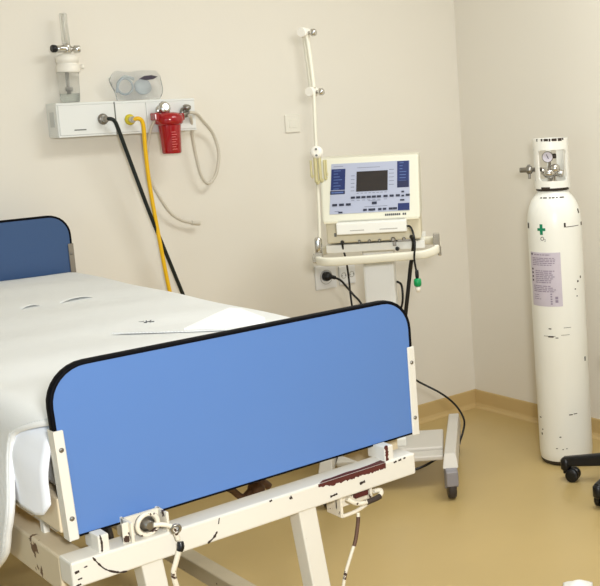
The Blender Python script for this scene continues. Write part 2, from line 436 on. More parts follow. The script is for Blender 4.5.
# frame rails, deck, legs, base
for x0, x1 in ((.547, .592), (1.325, 1.370)):
    y0 = FY1 if x0 < 1 else 1.70
    obj('side_rail', box(BM(), x0, x1, y0, 3.50, .694, .768, .004), 'rail', bed)
obj('head_bar', box(BM(), .547, 1.37, 3.5, 3.55, .70, .77, .004), 'deck', bed)
obj('cross_bar', box(BM(), .592, 1.325, 1.632, 1.66, .695, .72, .003), 'deck', bed)
obj('cross_bar', box(BM(), .592, 1.325, 2.75, 2.80, .70, .745, .003), 'deck', bed)
dk = BM()
box(dk, .577, 1.358, 1.650, 1.664, .803, .868, .001); box(dk, .562, 1.373, 3.47, 3.486, .803, .868, .003)
box(dk, .562, .578, 1.646, 3.48, .803, .868, .003); box(dk, 1.357, 1.373, 1.655, 3.48, .803, .868, .003)
box(dk, .575, 1.36, 1.66, 3.475, .852, .862)
obj('mattress_deck', dk, 'deck', bed)
for y in (1.76, 2.4, 3.2):
    for x in (.572, 1.35):
        obj('deck_support', box(BM(), x, x + .012, y, y + .02, .765, .808, .002), 'white_paint', bed)
for x in (.60, 1.24):
    obj('head_post', box(BM(), x, x + .03, 3.51, 3.535, .768, .945, .002), 'deck', bed)
for x, y in ((.697, 1.60), (1.037, 1.60), (.697, 3.35), (1.037, 3.35)):
    lx = .017 if y < 2 else 0
    b = hexa(BM(), [(x - .021 + 3.5 * lx, y - .02, .20), (x + .021 + 3.5 * lx, y - .02, .20), (x + .021 + 3.5 * lx, y + .024, .20), (x - .021 + 3.5 * lx, y + .024, .20)],
             [(x - .021, y - .02, .723), (x + .021, y - .02, .723), (x + .021, y + .024, .723), (x - .021, y + .024, .723)], .003)
    obj('leg', b, 'white_paint', bed)
for y in (1.60, 3.35): obj('base_bar', box(BM(), .62, 1.34, y - .03, y + .03, .14, .20, .004), 'white_paint', bed)
for x in (.62, 1.28): obj('base_rail', box(BM(), x, x + .05, 1.63, 3.32, .14, .19, .004), 'worn_beige', bed)
def caster(parent, x, y, ztop, R, wmat, fmat, ww=.03, yaw=0.0, hood=False):
    mt = Matrix.Translation((x, y, 0)) @ Matrix.Rotation(yaw, 4, 'Z')
    f = BM(); lathe(f, [(.012, R + .01), (.012, ztop)], (0, 0, 0), (0, 0, 1), 12)
    hw = ww / 2 + .004
    for s in (-1, 1):
        prism(f, [(-.02, R * 2 + .012), (.028, R * 2 + .012), (.020, R * .9), (.006, R * .75), (-.012, R * .9)], lambda a, b, d, s=s: (s * hw + (d if s > 0 else -d), a, b), .005)
    box(f, -hw - .004, hw + .004, -.024, .03, R * 2 + .006, ztop, .004)
    if hood: box(f, -hw - .004, hw + .004, -R * .9, R * .75, R * 1.15, ztop - .004, .006)
    bmesh.ops.transform(f, matrix=mt, verts=f.verts)
    c = obj('caster', f, fmat, parent)
    w = BM(); lathe(w, [(R * .5, -ww / 2), (R * .9, -ww / 2), (R, -ww / 2 + .006), (R, ww / 2 - .006), (R * .9, ww / 2), (R * .5, ww / 2)], (0, .006, R), (1, 0, 0), 24)
    bmesh.ops.transform(w, matrix=mt, verts=w.verts)
    obj('wheel', w, wmat, c)
for x in (.645, 1.305):
    for y in (1.60, 3.35): caster(bed, x, y, .145, .06, 'tyre', 'grey_metal')
# rusty lifting lever seen between the footboard and the bar
lv = BM()
tube(lv, [(1.105, 2.06, .630), (1.125, 2.062, .617), (1.150, 2.066, .590), (1.165, 2.068, .584)], .0085, 8)
tube(lv, [(1.165, 2.068, .584), (1.185, 2.07, .596), (1.20, 2.07, .606), (1.222, 2.072, .603), (1.236, 2.074, .590)], .010, 8)
lathe(lv, [(.010, -.02), (.016, -.016), (.016, .016), (.010, .02)], (1.196, 2.066, .598), (0, 1, 0), 18)
lv = obj('lift_lever', lv, 'lever', bed)
sp = BM(); box(sp, 1.188, 1.204, 2.062, 2.078, .60, .86, .002); obj('lever_hanger', sp, 'lever', lv)
sp = BM(); tube(sp, [(1.105, 2.06, .63), (1.09, 2.058, .66), (1.085, 2.056, .72), (1.085, 2.056, .855)], .008, 8); obj('lever_rod', sp, 'worn_beige', lv)

# mattress, sheet, bedspread
mt_ = obj('mattress', box(BM(), .574, 1.362, 1.652, 3.47, .862, .978, .035, 4), 'mattress')
tag(mt_, 'pale mattress on the bed deck, hidden under the white bedding', 'mattress')

def drape(xl, xr, zt, r, y0, y1, hl, hr, ny, yfront, yback, bulge, wob):
    """cloth running from the right hang over the top to the left hang; returns bmesh and its foot-edge points"""
    prof = []      # (x, z, side, drop)
    n = 8
    for i in range(n): d = hr * (1 - i / n); prof.append((xr + bulge(d), zt - r - d, 1, r + d))
    for i in range(7): a = PI / 2 * i / 6; prof.append((xr - r + r * math.cos(a), zt - r + r * math.sin(a), 1, r * (1 - i / 6)))
    for i in range(1, 60): x = xr - r + (xl - xr + 2 * r) * i / 60; prof.append((x, zt + .006 * math.sin(PI * i / 60), 0, 0))
    for i in range(7): a = PI / 2 + PI / 2 * i / 6; prof.append((xl + r + r * math.cos(a), zt - r + r * math.sin(a), -1, r * i / 6))
    n = 18
    for i in range(1, n + 1): d = hl * i / n; prof.append((xl - bulge(d), zt - r - d, -1, r + d))
    b = BM(); rows = []; edge = []
    for (x, z, sd, d) in prof:
        a0 = yfront(d, sd); a1 = yback(d, sd); row = []
        for j in range(ny + 1):
            t = j / ny; y = a0 + (a1 - a0) * t
            dx, dz = wob(x, y, sd, d)
            row.append(b.verts.new((x + dx, y, z + dz)))
        rows.append(row); edge.append(row[0].co.copy())
    for p, q in zip(rows, rows[1:]):
        for j in range(ny): f = b.faces.new((p[j], p[j + 1], q[j + 1], q[j])); f.smooth = True
    bot = [v.co.copy() for v in rows[-1]]
    return b, edge, bot
def sst(a, b, x):
    t = min(1, max(0, (x - a) / (b - a))); return t * t * (3 - 2 * t)
fs, e_, b_ = drape(.562, 1.376, .992, .04, 0, 0, .125, .10, 60, lambda d, s: 1.646, lambda d, s: 3.472, lambda d: .006 * math.sin(min(1, d / .085) * PI * .6),
     lambda x, y, s, d: (((-.008 * sst(0, .08, d) * (1 + .6 * math.sin((y - 1.66) * 17)) * (1 - sst(1.82, 1.95, y)) + .016 * sst(0, .05, d) * sst(1.85, 2.0, y)) if s < 0 else 0), (.035 * sst(.06, .165, d) * math.exp(-((y - 1.64) / .03) ** 2) if s < 0 else 0)))
fs = solidify(obj('fitted_sheet', fs, 'sheet'), .004, 0)
tag(fs, 'smooth bluish-white sheet corner showing at the left of the footboard', 'sheet')

def yfr(d, s):
    if s >= 0: return 1.662
    return 1.662 + .15 * sst(0, .05, d) - .025 * sst(.08, .17, d) + .03 * sst(.18, .26, d) + .16 * sst(.25, .40, d)
def wob(x, y, s, d):
    dx = dz = 0
    if s == 0:
        dz = .0035 * math.sin(y * 9 + x * 4) * math.sin(x * 7) + .002 * math.sin(y * 23 + 3 * x)
    elif s < 0:
        dx = -.012 * sst(.03, .2, d) * (1 + .5 * math.sin(y * 14 + 1))
    else: dx = .004 * math.sin(y * 12)
    return dx, dz
bs, edge, bot = drape(.552, 1.384, 1.002, .042, 0, 0, .42, .13, 220, yfr, lambda d, s: 3.47, lambda d: 0.012 * sst(0, .2, d), wob)
bs = solidify(obj('bedspread', bs, 'spread'), .008, 1)
tag(bs, 'white woven bedspread over the bed, hanging down its left side', 'bedspread')
hm = BM(); tube(hm, edge[66:], .0065, 8, smooth=False)
obj('hem', hm, 'hem', bs)
hm = BM(); tube(hm, [p + Vector((.003, .0, 0)) for p in bot], .007, 8, smooth=False); obj('hem', hm, 'hem', bs)

# pleats across the bedspread towards the head
for xa, xb, yc in ((.85, .917, 2.925), (.940, 1.008, 2.858), (1.055, 1.165, 2.865)):
    p = BM(); n = 14; up = []; dn = []
    for i in range(n + 1):
        t = i / n; x = xa + (xb - xa) * t; h = .0115 * math.sin(PI * t) ** .6; zb = 1.0085
        yy = yc + .012 * (t - .5)
        up.append([p.verts.new((x, yy - .004, zb + h)), p.verts.new((x, yy + .03, zb + h * .75)), p.verts.new((x, yy + .085, zb - .002))])
        dn.append([p.verts.new((x, yy - .004, zb + h - .0008)), p.verts.new((x, yy + .03, zb + h * .75 - .001)), p.verts.new((x, yy + .085, zb - .004))])
    for i in range(n):
        for k in range(2):
            for f in (p.faces.new((up[i][k], up[i + 1][k], up[i + 1][k + 1], up[i][k + 1])), p.faces.new((dn[i][k], dn[i][k + 1], dn[i + 1][k + 1], dn[i + 1][k]))): f.smooth = True
        p.faces.new((up[i][0], dn[i][0], dn[i + 1][0], up[i + 1][0]))
    obj('pleat', p, 'spread', bs)
# small printed mark on the bedspread
mk = BM(); zt = 1.0168
for pts in ([(1.058, 2.352), (1.066, 2.345), (1.074, 2.349)], [(1.07, 2.334), (1.08, 2.331), (1.088, 2.336), (1.096, 2.345)], [(1.078, 2.339), (1.083, 2.352)], [(1.064, 2.331), (1.07, 2.324)], [(1.08, 2.324), (1.094, 2.322)]):
    tube(mk, [(1.078 + (x - 1.077) * .8, 2.338 + (y - 2.337) * .9, zt) for x, y in pts], .0016, 6, n=4)
obj('printed_mark', mk, 'ink', bs)
# folded cloth lying at the foot of the bed
zc = 1.0152
fc = BM()
prism(fc, [(.956, 2.272), (1.085, 2.130), (1.25, 1.98), (1.285, 2.14), (1.255, 2.225), (1.18, 2.20), (1.08, 2.24)], lambda a, b, d: (a, b, zc + d), .003)
fc = obj('folded_cloth', fc, 'spread'); tag(fc, 'thin folded white cloth lying on the bedspread behind the footboard', 'cloth')
fl = BM()
prism(fl, [(1.085, 2.150), (1.15, 2.08), (1.25, 2.05), (1.272, 2.20), (1.262, 2.243), (1.206, 2.218)], lambda a, b, d: (a, b, zc + .0032 + d * (1 + 2.6 * max(0, (a - 1.10) / .15))), .004)
o = obj('folded_flap', fl, 'towel', fc); o['label'] = 'bright white turned-over flap'

# ------------------------------------------------------------------ ventilator
WARP = None
VL = Vector((2.579, 3.615, 0)); VA = -.688
ven = thing('ventilator', 'ivory hospital ventilator on a wheeled column stand with blue-grey control panel', 'ventilator', VL, VA, local=True)
VM = Matrix.Translation(VL) @ Matrix.Rotation(VA, 4, 'Z')
# base: two feet, cross plate, casters
for s, y0, y1 in ((-1, -.315, .28), (1, -.315, .28)):
    xc = .243 * s
    b = hexa(BM(), [(xc - .031, y0 - .006, .126), (xc + .031, y0 - .006, .126), (xc + .029 + .02 * s, y1, .124), (xc - .029 + .02 * s, y1, .124)],
             [(xc - .023, y0 + .035, .176), (xc + .023, y0 + .035, .176), (xc + .022 + .02 * s, y1 - .01, .176), (xc - .022 + .02 * s, y1 - .01, .176)], .004)
    ft = obj('base_foot', b, 'foot_grey', ven)
    for yy in (-.305, y1 - .05): caster(ft, xc + (.017 * s if yy > 0 else 0), yy, .128, .053, 'tyre', 'castergrey', .032, .12, True)
cp = BM(); box(cp, -.215, .215, -.19, .12, .118, .140, .006); box(cp, -.215, .215, -.12, .12, .138, .155, .006)
obj('base_plate', cp, 'foot_grey', ven)
WARP = vent_fit
col = BM(); box(col, -.064, .064, -.085, .06, .125, 1.03, .008)
col = obj('column', col, 'col_white', ven)
cc = BM(); box(cc, -.068, .068, -.09, .065, .125, .16, .006); obj('column_collar', cc, 'vent_white', col)
cc = BM(); box(cc, -.045, .045, -.0865, -.0845, .30, .98, .0005, 1); obj('column_cover', cc, 'col_white', col)
# platform below the housing
pf = BM(); box(pf, -.195, .20, -.20, .10, .985, 1.0, .004); box(pf, -.195, .20, -.205, -.195, .968, 1.0, .002); box(pf, -.07, .07, -.12, .08, .96, .99, .004)
pf = obj('platform', pf, 'vent_white', ven)
for x, r in ((.075, .010), (.118, .007), (.02, .006), (-.02, .006), (-.06, .006)): obj('hose_port', lathe(BM(), [(r, 0), (r, .02), (r * .6, .024)], (x, -.2, 1.012), (0, -1, 0), 14), 'steel', pf)
bt = BM(); box(bt, .072, .086, -.214, -.20, .984, 1.03, .002); box(bt, .09, .15, -.21, -.20, 1.0, 1.022, .002); obj('latch', bt, 'steel', pf)
for x, z in ((-.128, 1.012), (.089, .972)): obj('black_plug', lathe(BM(), [(.008, 0), (.009, .006), (.007, .02), (.005, .026)], (x, -.2, z), (0, -1, 0), 14), 'blackp', pf)
# housing
hs = hexa(BM(), [(-.198, -.255, 1.095), (.190, -.255, 1.095), (.192, .02, 1.095), (-.198, .02, 1.095)],
          [(-.203, -.157, 1.347), (.195, -.157, 1.347), (.197, .03, 1.347), (-.203, .03, 1.347)], .009)
hs = obj('housing', hs, 'vent', ven)
lo = BM(); box(lo, -.188, .188, -.215, .02, 1.008, 1.10, .006); lo = obj('lower_housing', lo, 'vent_dark', hs)
b = BM(); box(b, -.158, -.150, -.2165, -.2145, 1.035, 1.05); obj('slot', b, 'seam', lo)
b = BM(); box(b, -.138, .136, -.31, -.21, 1.052, 1.098, .004); tr = obj('tray_box', b, 'vent_white', hs)
b = BM()
for x0, x1 in ((-.085, -.03), (.03, .10)): box(b, x0, x1, -.3108, -.3098, 1.066, 1.069)
obj('faint_print', b, 'socket_line', tr)
# control panel: local coordinates s (0..1 across), t (0..1 down) on the tilted front
PX0, PX1, PZT, PZB = -.154, .159, 1.323, 1.129
def py(z): return -.255 + (z - 1.095) / (1.347 - 1.095) * .098
def P(s, t, h): z = PZT + (PZB - PZT) * t; return (PX0 + (PX1 - PX0) * s - (.013 - .004 * s) * t, py(z) - .0008 - h, z)
def pan(bm, s0, s1, t0, t1, h0, h1):
    vb = [P(s0, t1, h1), P(s1, t1, h1), P(s1, t1, h0), P(s0, t1, h0)]; vt = [P(s0, t0, h1), P(s1, t0, h1), P(s1, t0, h0), P(s0, t0, h0)]
    return hexa(bm, vb, vt)
cpn = obj('control_panel', pan(BM(), 0, 1, 0, 1, -.002, .0018), 'panel', hs)
scb = obj('display_screen', pan(BM(), .325, .72, .175, .575, .001, .0035), 'screen', cpn)
for (s0, s1, t0, t1) in ((.005, .182, .105, .525), (.84, .99, .005, .535), (.85, .995, .85, .99)):
    o = obj('display_block', pan(BM(), s0, s1, t0, t1, .001, .0028), 'navy', cpn)
    l = BM(); n = int((t1 - t0) / .06)
    for k in range(n):
        tt = t0 + .03 + k * .06
        if tt + .012 < t1: pan(l, s0 + .03, s0 + (s1 - s0) * random.uniform(.45, .8), tt, tt + .014, .0026, .0032)
    if n > 2: obj('block_print', l, 'print_light', o)
o = obj('display_block', pan(BM(), .845, .985, .40, .53, .0026, .0034), 'navy2', cpn)
o = obj('display_block', pan(BM(), -.002, .182, .54, .61, .001, .0028), 'navy2', cpn)
l = BM(); pan(l, .012, .045, .56, .59, .0026, .0033); pan(l, .05, .165, .56, .59, .0026, .0033); obj('block_print', l, 'print_light', o)
keys = [(s, .69, .052, .042) for s in (.285, .352, .418, .484, .548, .612, .695, .772, .85, .975)] + [(.912, .62, .034, .032), (.912, .70, .034, .032)] + \
       [(s, .82, .06, .045) for s in (.06, .145, .23)] + [(.555, .815, .062, .05), (.905, .785, .055, .03), (.135, .972, .05, .03)] + \
       [(s, .945, ww, .042) for s, ww in ((.44, .045), (.525, .085), (.625, .042), (.685, .042), (.762, .05), (.815, .05))]
for s, t, ww, hh in keys:
    obj('key', pan(BM(), s - ww / 2, s + ww / 2, t - hh / 2, t + hh / 2, .001, .0042), 'key', cpn)
l = BM()
for k in range(5):
    pan(l, .255, .30, .25 + .075 * k, .262 + .075 * k, .001, .0022); pan(l, .735, .80, .16 + .075 * k, .172 + .075 * k, .001, .0022)
for k in range(8): pan(l, .33 + .05 * k, .36 + .05 * k, .605, .617, .001, .0022)
pan(l, .33, .62, .095, .105, .001, .0022); pan(l, .03, .15, .05, .06, .001, .0022); pan(l, .06, .12, .945, .957, .001, .0022)
for s in (.285, .352, .418, .484, .548, .612, .695): pan(l, s - .02, s + .02, .745, .755, .001, .0022)
pan(l, .48, .63, .765, .775, .001, .0022); pan(l, .43, .72, .88, .89, .001, .0022)
obj('panel_print', l, 'print_grey', cpn)
l = BM()
for k in range(11):
    if k in (8,): continue
    s = .69 + .0245 * k; pan(l, s, s + .019, 1.045, 1.085, -.0002, .0006)
obj('nameplate_print', l, 'print_dark', hs)
b = BM(); box(b, -.19, .185, -.2585, -.250, 1.093, 1.098); obj('housing_seam', b, 'vent_dark', hs)
# handle rail
rl = BM()
tube(rl, [(-.19, -.10, .975), (-.222, -.16, .968), (-.228, -.27, .958), (-.19, -.325, .953), (-.12, -.333, .953), (.0, -.333, .955), (.15, -.333, .959), (.205, -.328, .962), (.247, -.29, .972), (.254, -.20, .985), (.235, -.12, .985), (.19, -.09, .985)], .0, 14, sq=(.010, .0165))
rl = obj('handle_rail', rl, 'armwhite', ven)
k = BM(); box(k, .236, .262, -.285, -.255, .985, 1.035, .003); box(k, .252, .266, -.285, -.265, .945, .985, .003); obj('rail_clamp', k, 'chrome', rl)
k = BM(); box(k, -.24, -.21, -.30, -.262, .945, .972, .003); obj('rail_clamp', k, 'chrome', rl)
# circuit support arm
ar = BM()
tube(ar, [(-.212, -.285, .955), (-.205, -.283, 1.10), (-.197, -.28, 1.36)], .0062, 10); ar = obj('support_arm', ar, 'armwhite', ven)
k = BM(); lathe(k, [(.013, 0), (.015, .01), (.015, .05), (.011, .06)], (-.215, -.285, .985), (0, 0, 1), 16); box(k, -.236, -.20, -.30, -.27, .95, .985, .003); obj('arm_clamp', k, 'chrome', ar)
k = BM(); tube(k, [(-.196, -.28, 1.39), (-.193, -.28, 1.50), (-.189, -.275, 1.61)], .0065, 10); obj('arm_segment', k, 'armwhite', ar)
k = BM(); tube(k, [(-.190, -.262, 1.625), (-.195, -.26, 1.73), (-.203, -.26, 1.835)], .0085, 10); tube(k, [(-.205, -.24, 1.62), (-.211, -.24, 1.73), (-.217, -.24, 1.835)], .006, 8); obj('arm_segment', k, 'armwhite', ar)
for (x, z) in ((-.203, 1.838), (-.190, 1.612)):
    k = BM(); lathe(k, [(.017, -.028), (.019, -.02), (.019, .02), (.017, .028)], (x - .008, -.255, z), (.35, 1, 0), 18); j = obj('arm_joint', k, 'cap_white', ar)
    k = BM(); lathe(k, [(.006, 0), (.007, .014), (.014, .018), (.014, .03), (.009, .036)], (x + .004, -.262, z - .002), (1, -.25, 0), 16); obj('joint_knob', k, 'chrome', ar)
k = BM(); lathe(k, [(.010, -.012), (.0235, -.009), (.0255, 0), (.0235, .009), (.010, .012)], (-.194, -.29, 1.378), (0, -1, .15), 24); dj = obj('clip_holder', k, 'cap_white', ar)
for z in (1.391, 1.367): obj('holder_hole', lathe(BM(), [(.0045, 0), (.0045, .0025)], (-.194, -.302, z), (0, -1, .15), 12), 'seam', ar)
for dx, tilt, w, z0 in ((-.033, .25, .007, 1.285), (-.009, .04, .012, 1.262), (.012, -.06, .010, 1.268), (.036, -.30, .008, 1.275), (.046, -.40, .005, 1.29)):
    k = BM()
    top = (-.194 + dx * .75, -.295, 1.362 if abs(dx) < .02 else 1.348); botm = (-.194 + dx * .9 - tilt * -.02, -.30, z0)
    tube(k, [top, ((top[0] + botm[0]) / 2, -.298, (top[2] + botm[2]) / 2), botm], w * .62, 8); tube(k, [(botm[0], -.30, z0), (botm[0] + w * .5, -.304, z0 - .004), (botm[0] + w, -.30, z0 + .006)], w * .4, 6)
    obj('tube_clip', k, 'yellowclip', ar)
# leads on the ventilator
k = BM(); tube(k, [(.134, -.30, 1.072), (.150, -.305, 1.07), (.162, -.345, 1.045), (.166, -.36, 1.006), (.160, -.36, .95), (.165, -.357, .90), (.167, -.355, .876)], .0042, 8); ld = obj('sensor_lead', k, 'blackp', ven)
k = BM(); lathe(k, [(.006, .02), (.0075, .012), (.0075, -.005), (.0055, -.014)], (.1665, -.355, .884), (0, 0, 1), 12); obj('lead_sleeve', k, 'blackp', ld)
k = BM(); lathe(k, [(.006, .016), (.014, .013), (.0155, 0), (.014, -.012), (.009, -.016)], (.167, -.355, .856), (0, 0, 1), 18); obj('green_connector', k, 'green', ld)
k = BM(); lathe(k, [(.010, 0), (.011, -.012), (.006, -.022)], (.167, -.355, .84), (0, 0, 1), 14); obj('connector_tip', k, 'cap_white', ld)
k = BM(); tube(k, [(.148, -.215, 1.02), (.158, -.24, 1.0), (.150, -.225, .95), (.138, -.205, .90), (.125, -.20, .824), (.107, -.195, .721), (.09, -.17, .63), (.07, -.13, .56), (.05, -.075, .50)], .0085, 10); obj('breathing_hose', k, 'blackp', ven)
k = BM(); tube(k, [(-.129, -.215, 1.012), (-.128, -.20, .98), (-.125, -.15, .93), (-.123, -.12, .86), (-.118, -.12, .745), (-.105, -.11, .6), (-.09, -.1, .4), (-.07, -.08, .2), (-.06, -.05, .135)], .0042, 8); obj('sensor_lead', k, 'blackp', ven)
k = BM(); tube(k, [(.066, .03, .80), (.085, .0, .79), (.088, -.01, .74), (.080, .0, .70), (.066, .02, .68)], .005, 8); obj('side_lead', k, 'blackp', ven)
k = BM(); tube(k, [(.066, .05, .45), (.08, .12, .40), (.111, .18, .336), (.22, .18, .268), (.284, .19, .206), (.318, .185, .140), (.310, .175, .095), (.285, .15, .055), (.26, .08, .05), (.23, -.02, .07), (.19, -.12, .082), (.14, -.18, .078), (.088, -.195, .072), (.025, -.18, .08), (-.02, -.13, .092)], .0045, 8); obj('trailing_cable', k, 'blackp', ven)

# ------------------------------------------------------------------ mains plug and sockets
WARP = None
def wall_socket(x0, x1, z0, z1, label, rows):
    y = YB
    s = obj('wall_socket', box(BM(), x0, x1, y - .012, y, z0, z1, .004), 'socket'); tag(s, label, 'socket', None)
    b = BM(); n = max(1, rows)
    for k in range(n):
        cx = x0 + (x1 - x0) * (k + .5) / n; w = (x1 - x0) / n * .36
        torus(b, (cx, y - .0125, (z0 + z1) / 2), w * .8, .0015, (0, 1, 0), 24)
    obj('socket_rim', b, 'socket_line', s)
    b = BM()
    for k in range(n):
        cx = x0 + (x1 - x0) * (k + .5) / n
        for q in (-1, 1): lathe(b, [(.003, 0), (.003, .002)], (cx + q * .01, y - .0115, (z0 + z1) / 2), (0, -1, 0), 10)
    obj('socket_hole', b, 'seam', s)
    return s
wall_socket(2.593, 2.702, .741, .850, 'white wall socket with a black mains plug in it', 1)
wall_socket(2.719, 2.806, .746, .832, 'empty white wall socket right of the black plug', 2)
pc = BM()
tube(pc, [(2.668, 4.094, .793), (2.695, 4.087, .778), (2.72, 4.08, .745), (2.742, 4.06, .705), (2.757, 4.03, .668), (2.765, 3.99, .59), (2.74, 3.93, .45), (2.69, 3.83, .30), (2.64, 3.74, .17)], .0048, 8)
pc = obj('power_cord', pc, 'blackp'); tag(pc, 'black mains cord with plug in the socket below the rail', 'cord')
pg = BM(); lathe(pg, [(.014, 0), (.021, .006), (.022, .022), (.017, .032), (.008, .042)], (2.635, YB - .012, .802), (.35, -1, -.05), 18)
tube(pg, [(2.641, 4.097, .802), (2.657, 4.095, .798), (2.672, 4.092, .792)], .0085, 8)
obj('plug', pg, 'blackp', pc)
wp_ = obj('wall_plate', box(BM(), 2.504, 2.577, YB - .008, YB, 1.447, 1.524, .003), 'plate'); tag(wp_, 'blank cream wall plate left of the ventilator arm', 'wall plate')
obj('plate_inset', box(BM(), 2.521, 2.560, YB - .0095, YB - .007, 1.467, 1.504, .001, 1), 'plate', wp_)

# ------------------------------------------------------------------ medical gas outlet unit
WARP = wall_fit
GY = 3.59
go = thing('gas_outlet_unit', 'white wall trunking of medical gas and vacuum outlets above the bed', 'gas outlet', (1.67, 3.64, 1.505))
hz = obj('trunking', box(BM(), 1.384, 1.965, GY + .004, 3.69, 1.505, 1.633, .004), 'trunk', go)
b = BM(); box(b, 1.384, 1.965, GY + .001, GY + .006, 1.624, 1.631, .001, 1); box(b, 1.384, 1.965, GY + .001, GY + .006, 1.506, 1.512, .001, 1); obj('trunking_lip', b, 'trunk2', hz)
b = BM(); box(b, 1.3825, 1.3845, 3.62, 3.66, 1.545, 1.60); obj('end_slot', b, 'seam2', hz)
pl = obj('front_plate', box(BM(), 1.390, 1.613, GY - .001, GY + .006, 1.513, 1.623, .002), 'trunk2', go)
b = BM(); box(b, 1.445, 1.492, GY - .002, GY, 1.529, 1.5335); obj('plate_slot', b, 'seam', pl)
pl2 = obj('front_plate', box(BM(), 1.618, 1.745, GY - .001, GY + .006, 1.513, 1.623, .002), 'trunk2', go)
pl3 = obj('front_plate', box(BM(), 1.748, 1.962, GY - .001, GY + .006, 1.513, 1.623, .002), 'trunk2', go)
b = BM(); box(b, 1.613, 1.618, GY + .0005, GY + .005, 1.506, 1.63); obj('joint', b, 'seam', hz)
for x, z, m in ((1.562, 1.567, 'steel'), (1.672, 1.560, 'yellow'), (1.806, 1.590, 'chrome'), (1.912, 1.578, 'steel')):
    k = BM(); lathe(k, [(.021, 0), (.021, .006), (.016, .010), (.013, .012)], (x, GY, z), (0, -1, 0), 24); q = obj('outlet', k, m, go)
    k = BM(); lathe(k, [(.012, 0), (.012, .014), (.008, .016)], (x, GY - .010, z), (0, -1, 0), 20); obj('outlet_socket', k, 'chrome', q)
# hoses
k = BM(); tube(k, [(1.562, 3.560, 1.567), (1.578, 3.548, 1.566), (1.592, 3.548, 1.555), (1.605, 3.553, 1.525), (1.645, 3.565, 1.405), (1.716, 3.58, 1.187), (1.78, 3.59, 1.005), (1.837, 3.60, .845), (1.90, 3.605, .66), (2.0, 3.59, .48), (2.2, 3.50, .30), (2.42, 3.36, .19)], .0078, 10)
k = obj('gas_hose', k, 'hose_black'); tag(k, 'dark green-black gas hose slanting down from the left outlet', 'hose')
q = BM(); lathe(q, [(.010, 0), (.012, .004), (.012, .018), (.009, .024)], (1.562, 3.575, 1.567), (0, -1, 0), 18); obj('hose_connector', q, 'steel', k)
k = BM(); tube(k, [(1.672, 3.556, 1.560), (1.688, 3.546, 1.563), (1.703, 3.546, 1.552), (1.709, 3.55, 1.52), (1.712, 3.56, 1.44), (1.724, 3.575, 1.284), (1.748, 3.582, 1.06), (1.771, 3.585, .868), (1.81, 3.59, .68), (1.90, 3.58, .46), (2.15, 3.48, .25), (2.40, 3.32, .17)], .0082, 10)
k = obj('gas_hose', k, 'hose_yellow'); tag(k, 'yellow gas hose hanging from the yellow-ringed outlet', 'hose')
q = BM(); lathe(q, [(.010, 0), (.012, .004), (.012, .02), (.009, .026)], (1.672, 3.575, 1.560), (0, -1, 0), 18); obj('hose_connector', q, 'brass', k)

# humidifier bottle with flow tube
hx, hy = 1.466, 3.632
hb_ = thing('humidifier_flowmeter', 'clear oxygen humidifier bottle with white cap and flow tube', 'flowmeter', (hx, hy, 1.634))
k = BM(); lathe(k, [(.030, .0), (.034, .003), (.036, .012), (.040, .10), (.041, .112)], (hx - .006, hy, 1.634), (0, .0, 1), 28); bo = obj('bottle', k, 'clear', hb_)
k = BM(); lathe(k, [(.029, 0), (.033, .004), (.034, .03)], (hx - .006, hy, 1.637), (0, 0, 1), 24); obj('water', k, 'water', bo)
k = BM(); lathe(k, [(.006, 0), (.006, .085)], (hx - .008, hy, 1.66), (0, 0, 1), 12); lathe(k, [(.012, 0), (.012, .016)], (hx - .006, hy, 1.676), (0, 0, 1), 14); obj('dip_tube', k, 'socket_line', bo)
k = BM(); lathe(k, [(.042, 0), (.0435, .004), (.0435, .026), (.038, .031), (.038, .036), (.042, .038), (.042, .058), (.030, .066), (.018, .07)], (hx - .002, hy, 1.744), (0, 0, 1), 32); cap = obj('cap', k, 'cap_white', hb_)
k = BM(); lathe(k, [(.007, 0), (.007, .012), (.009, .013), (.009, .02), (.005, .022)], (hx + .038, hy, 1.765), (1, -.2, 0), 14); obj('outlet_spout', k, 'cap_white', cap)
k = BM(); lathe(k, [(.013, 0), (.016, .004), (.016, .026), (.013, .034)], (hx, hy - .005, 1.815), (0, 0, 1), 20)
lathe(k, [(.011, -.03), (.013, -.026), (.013, .02), (.009, .03)], (hx - .012, hy - .006, 1.832), (1, 0, 0), 18); lathe(k, [(.008, 0), (.008, .012), (.014, .013), (.014, .034), (.010, .036)], (hx + .012, hy - .008, 1.830), (1, -.25, 0), 18)
vb = obj('valve_body', k, 'chrome', hb_)
k = BM(); lathe(k, [(.012, 0), (.014, .004), (.014, .016), (.011, .02)], (hx - .042, hy - .006, 1.832), (-1, -.1, 0), 16); obj('valve_knob', k, 'blackp', vb)
k = BM(); lathe(k, [(.011, 0), (.0145, .004), (.0145, .11), (.012, .114)], (hx + .000, hy, 1.848), (.0, 0, 1), 20); ft_ = obj('flow_tube', k, 'clear', hb_)
k = BM(); lathe(k, [(.004, 0), (.0065, .108)], (hx, hy, 1.850), (0, 0, 1), 12); obj('inner_tube', k, 'cap_white', ft_)
k = BM(); tube(k, [(hx, hy + .03, 1.80), (hx, 3.69, 1.80)], .01, 10); obj('wall_stem', k, 'steel', hb_)

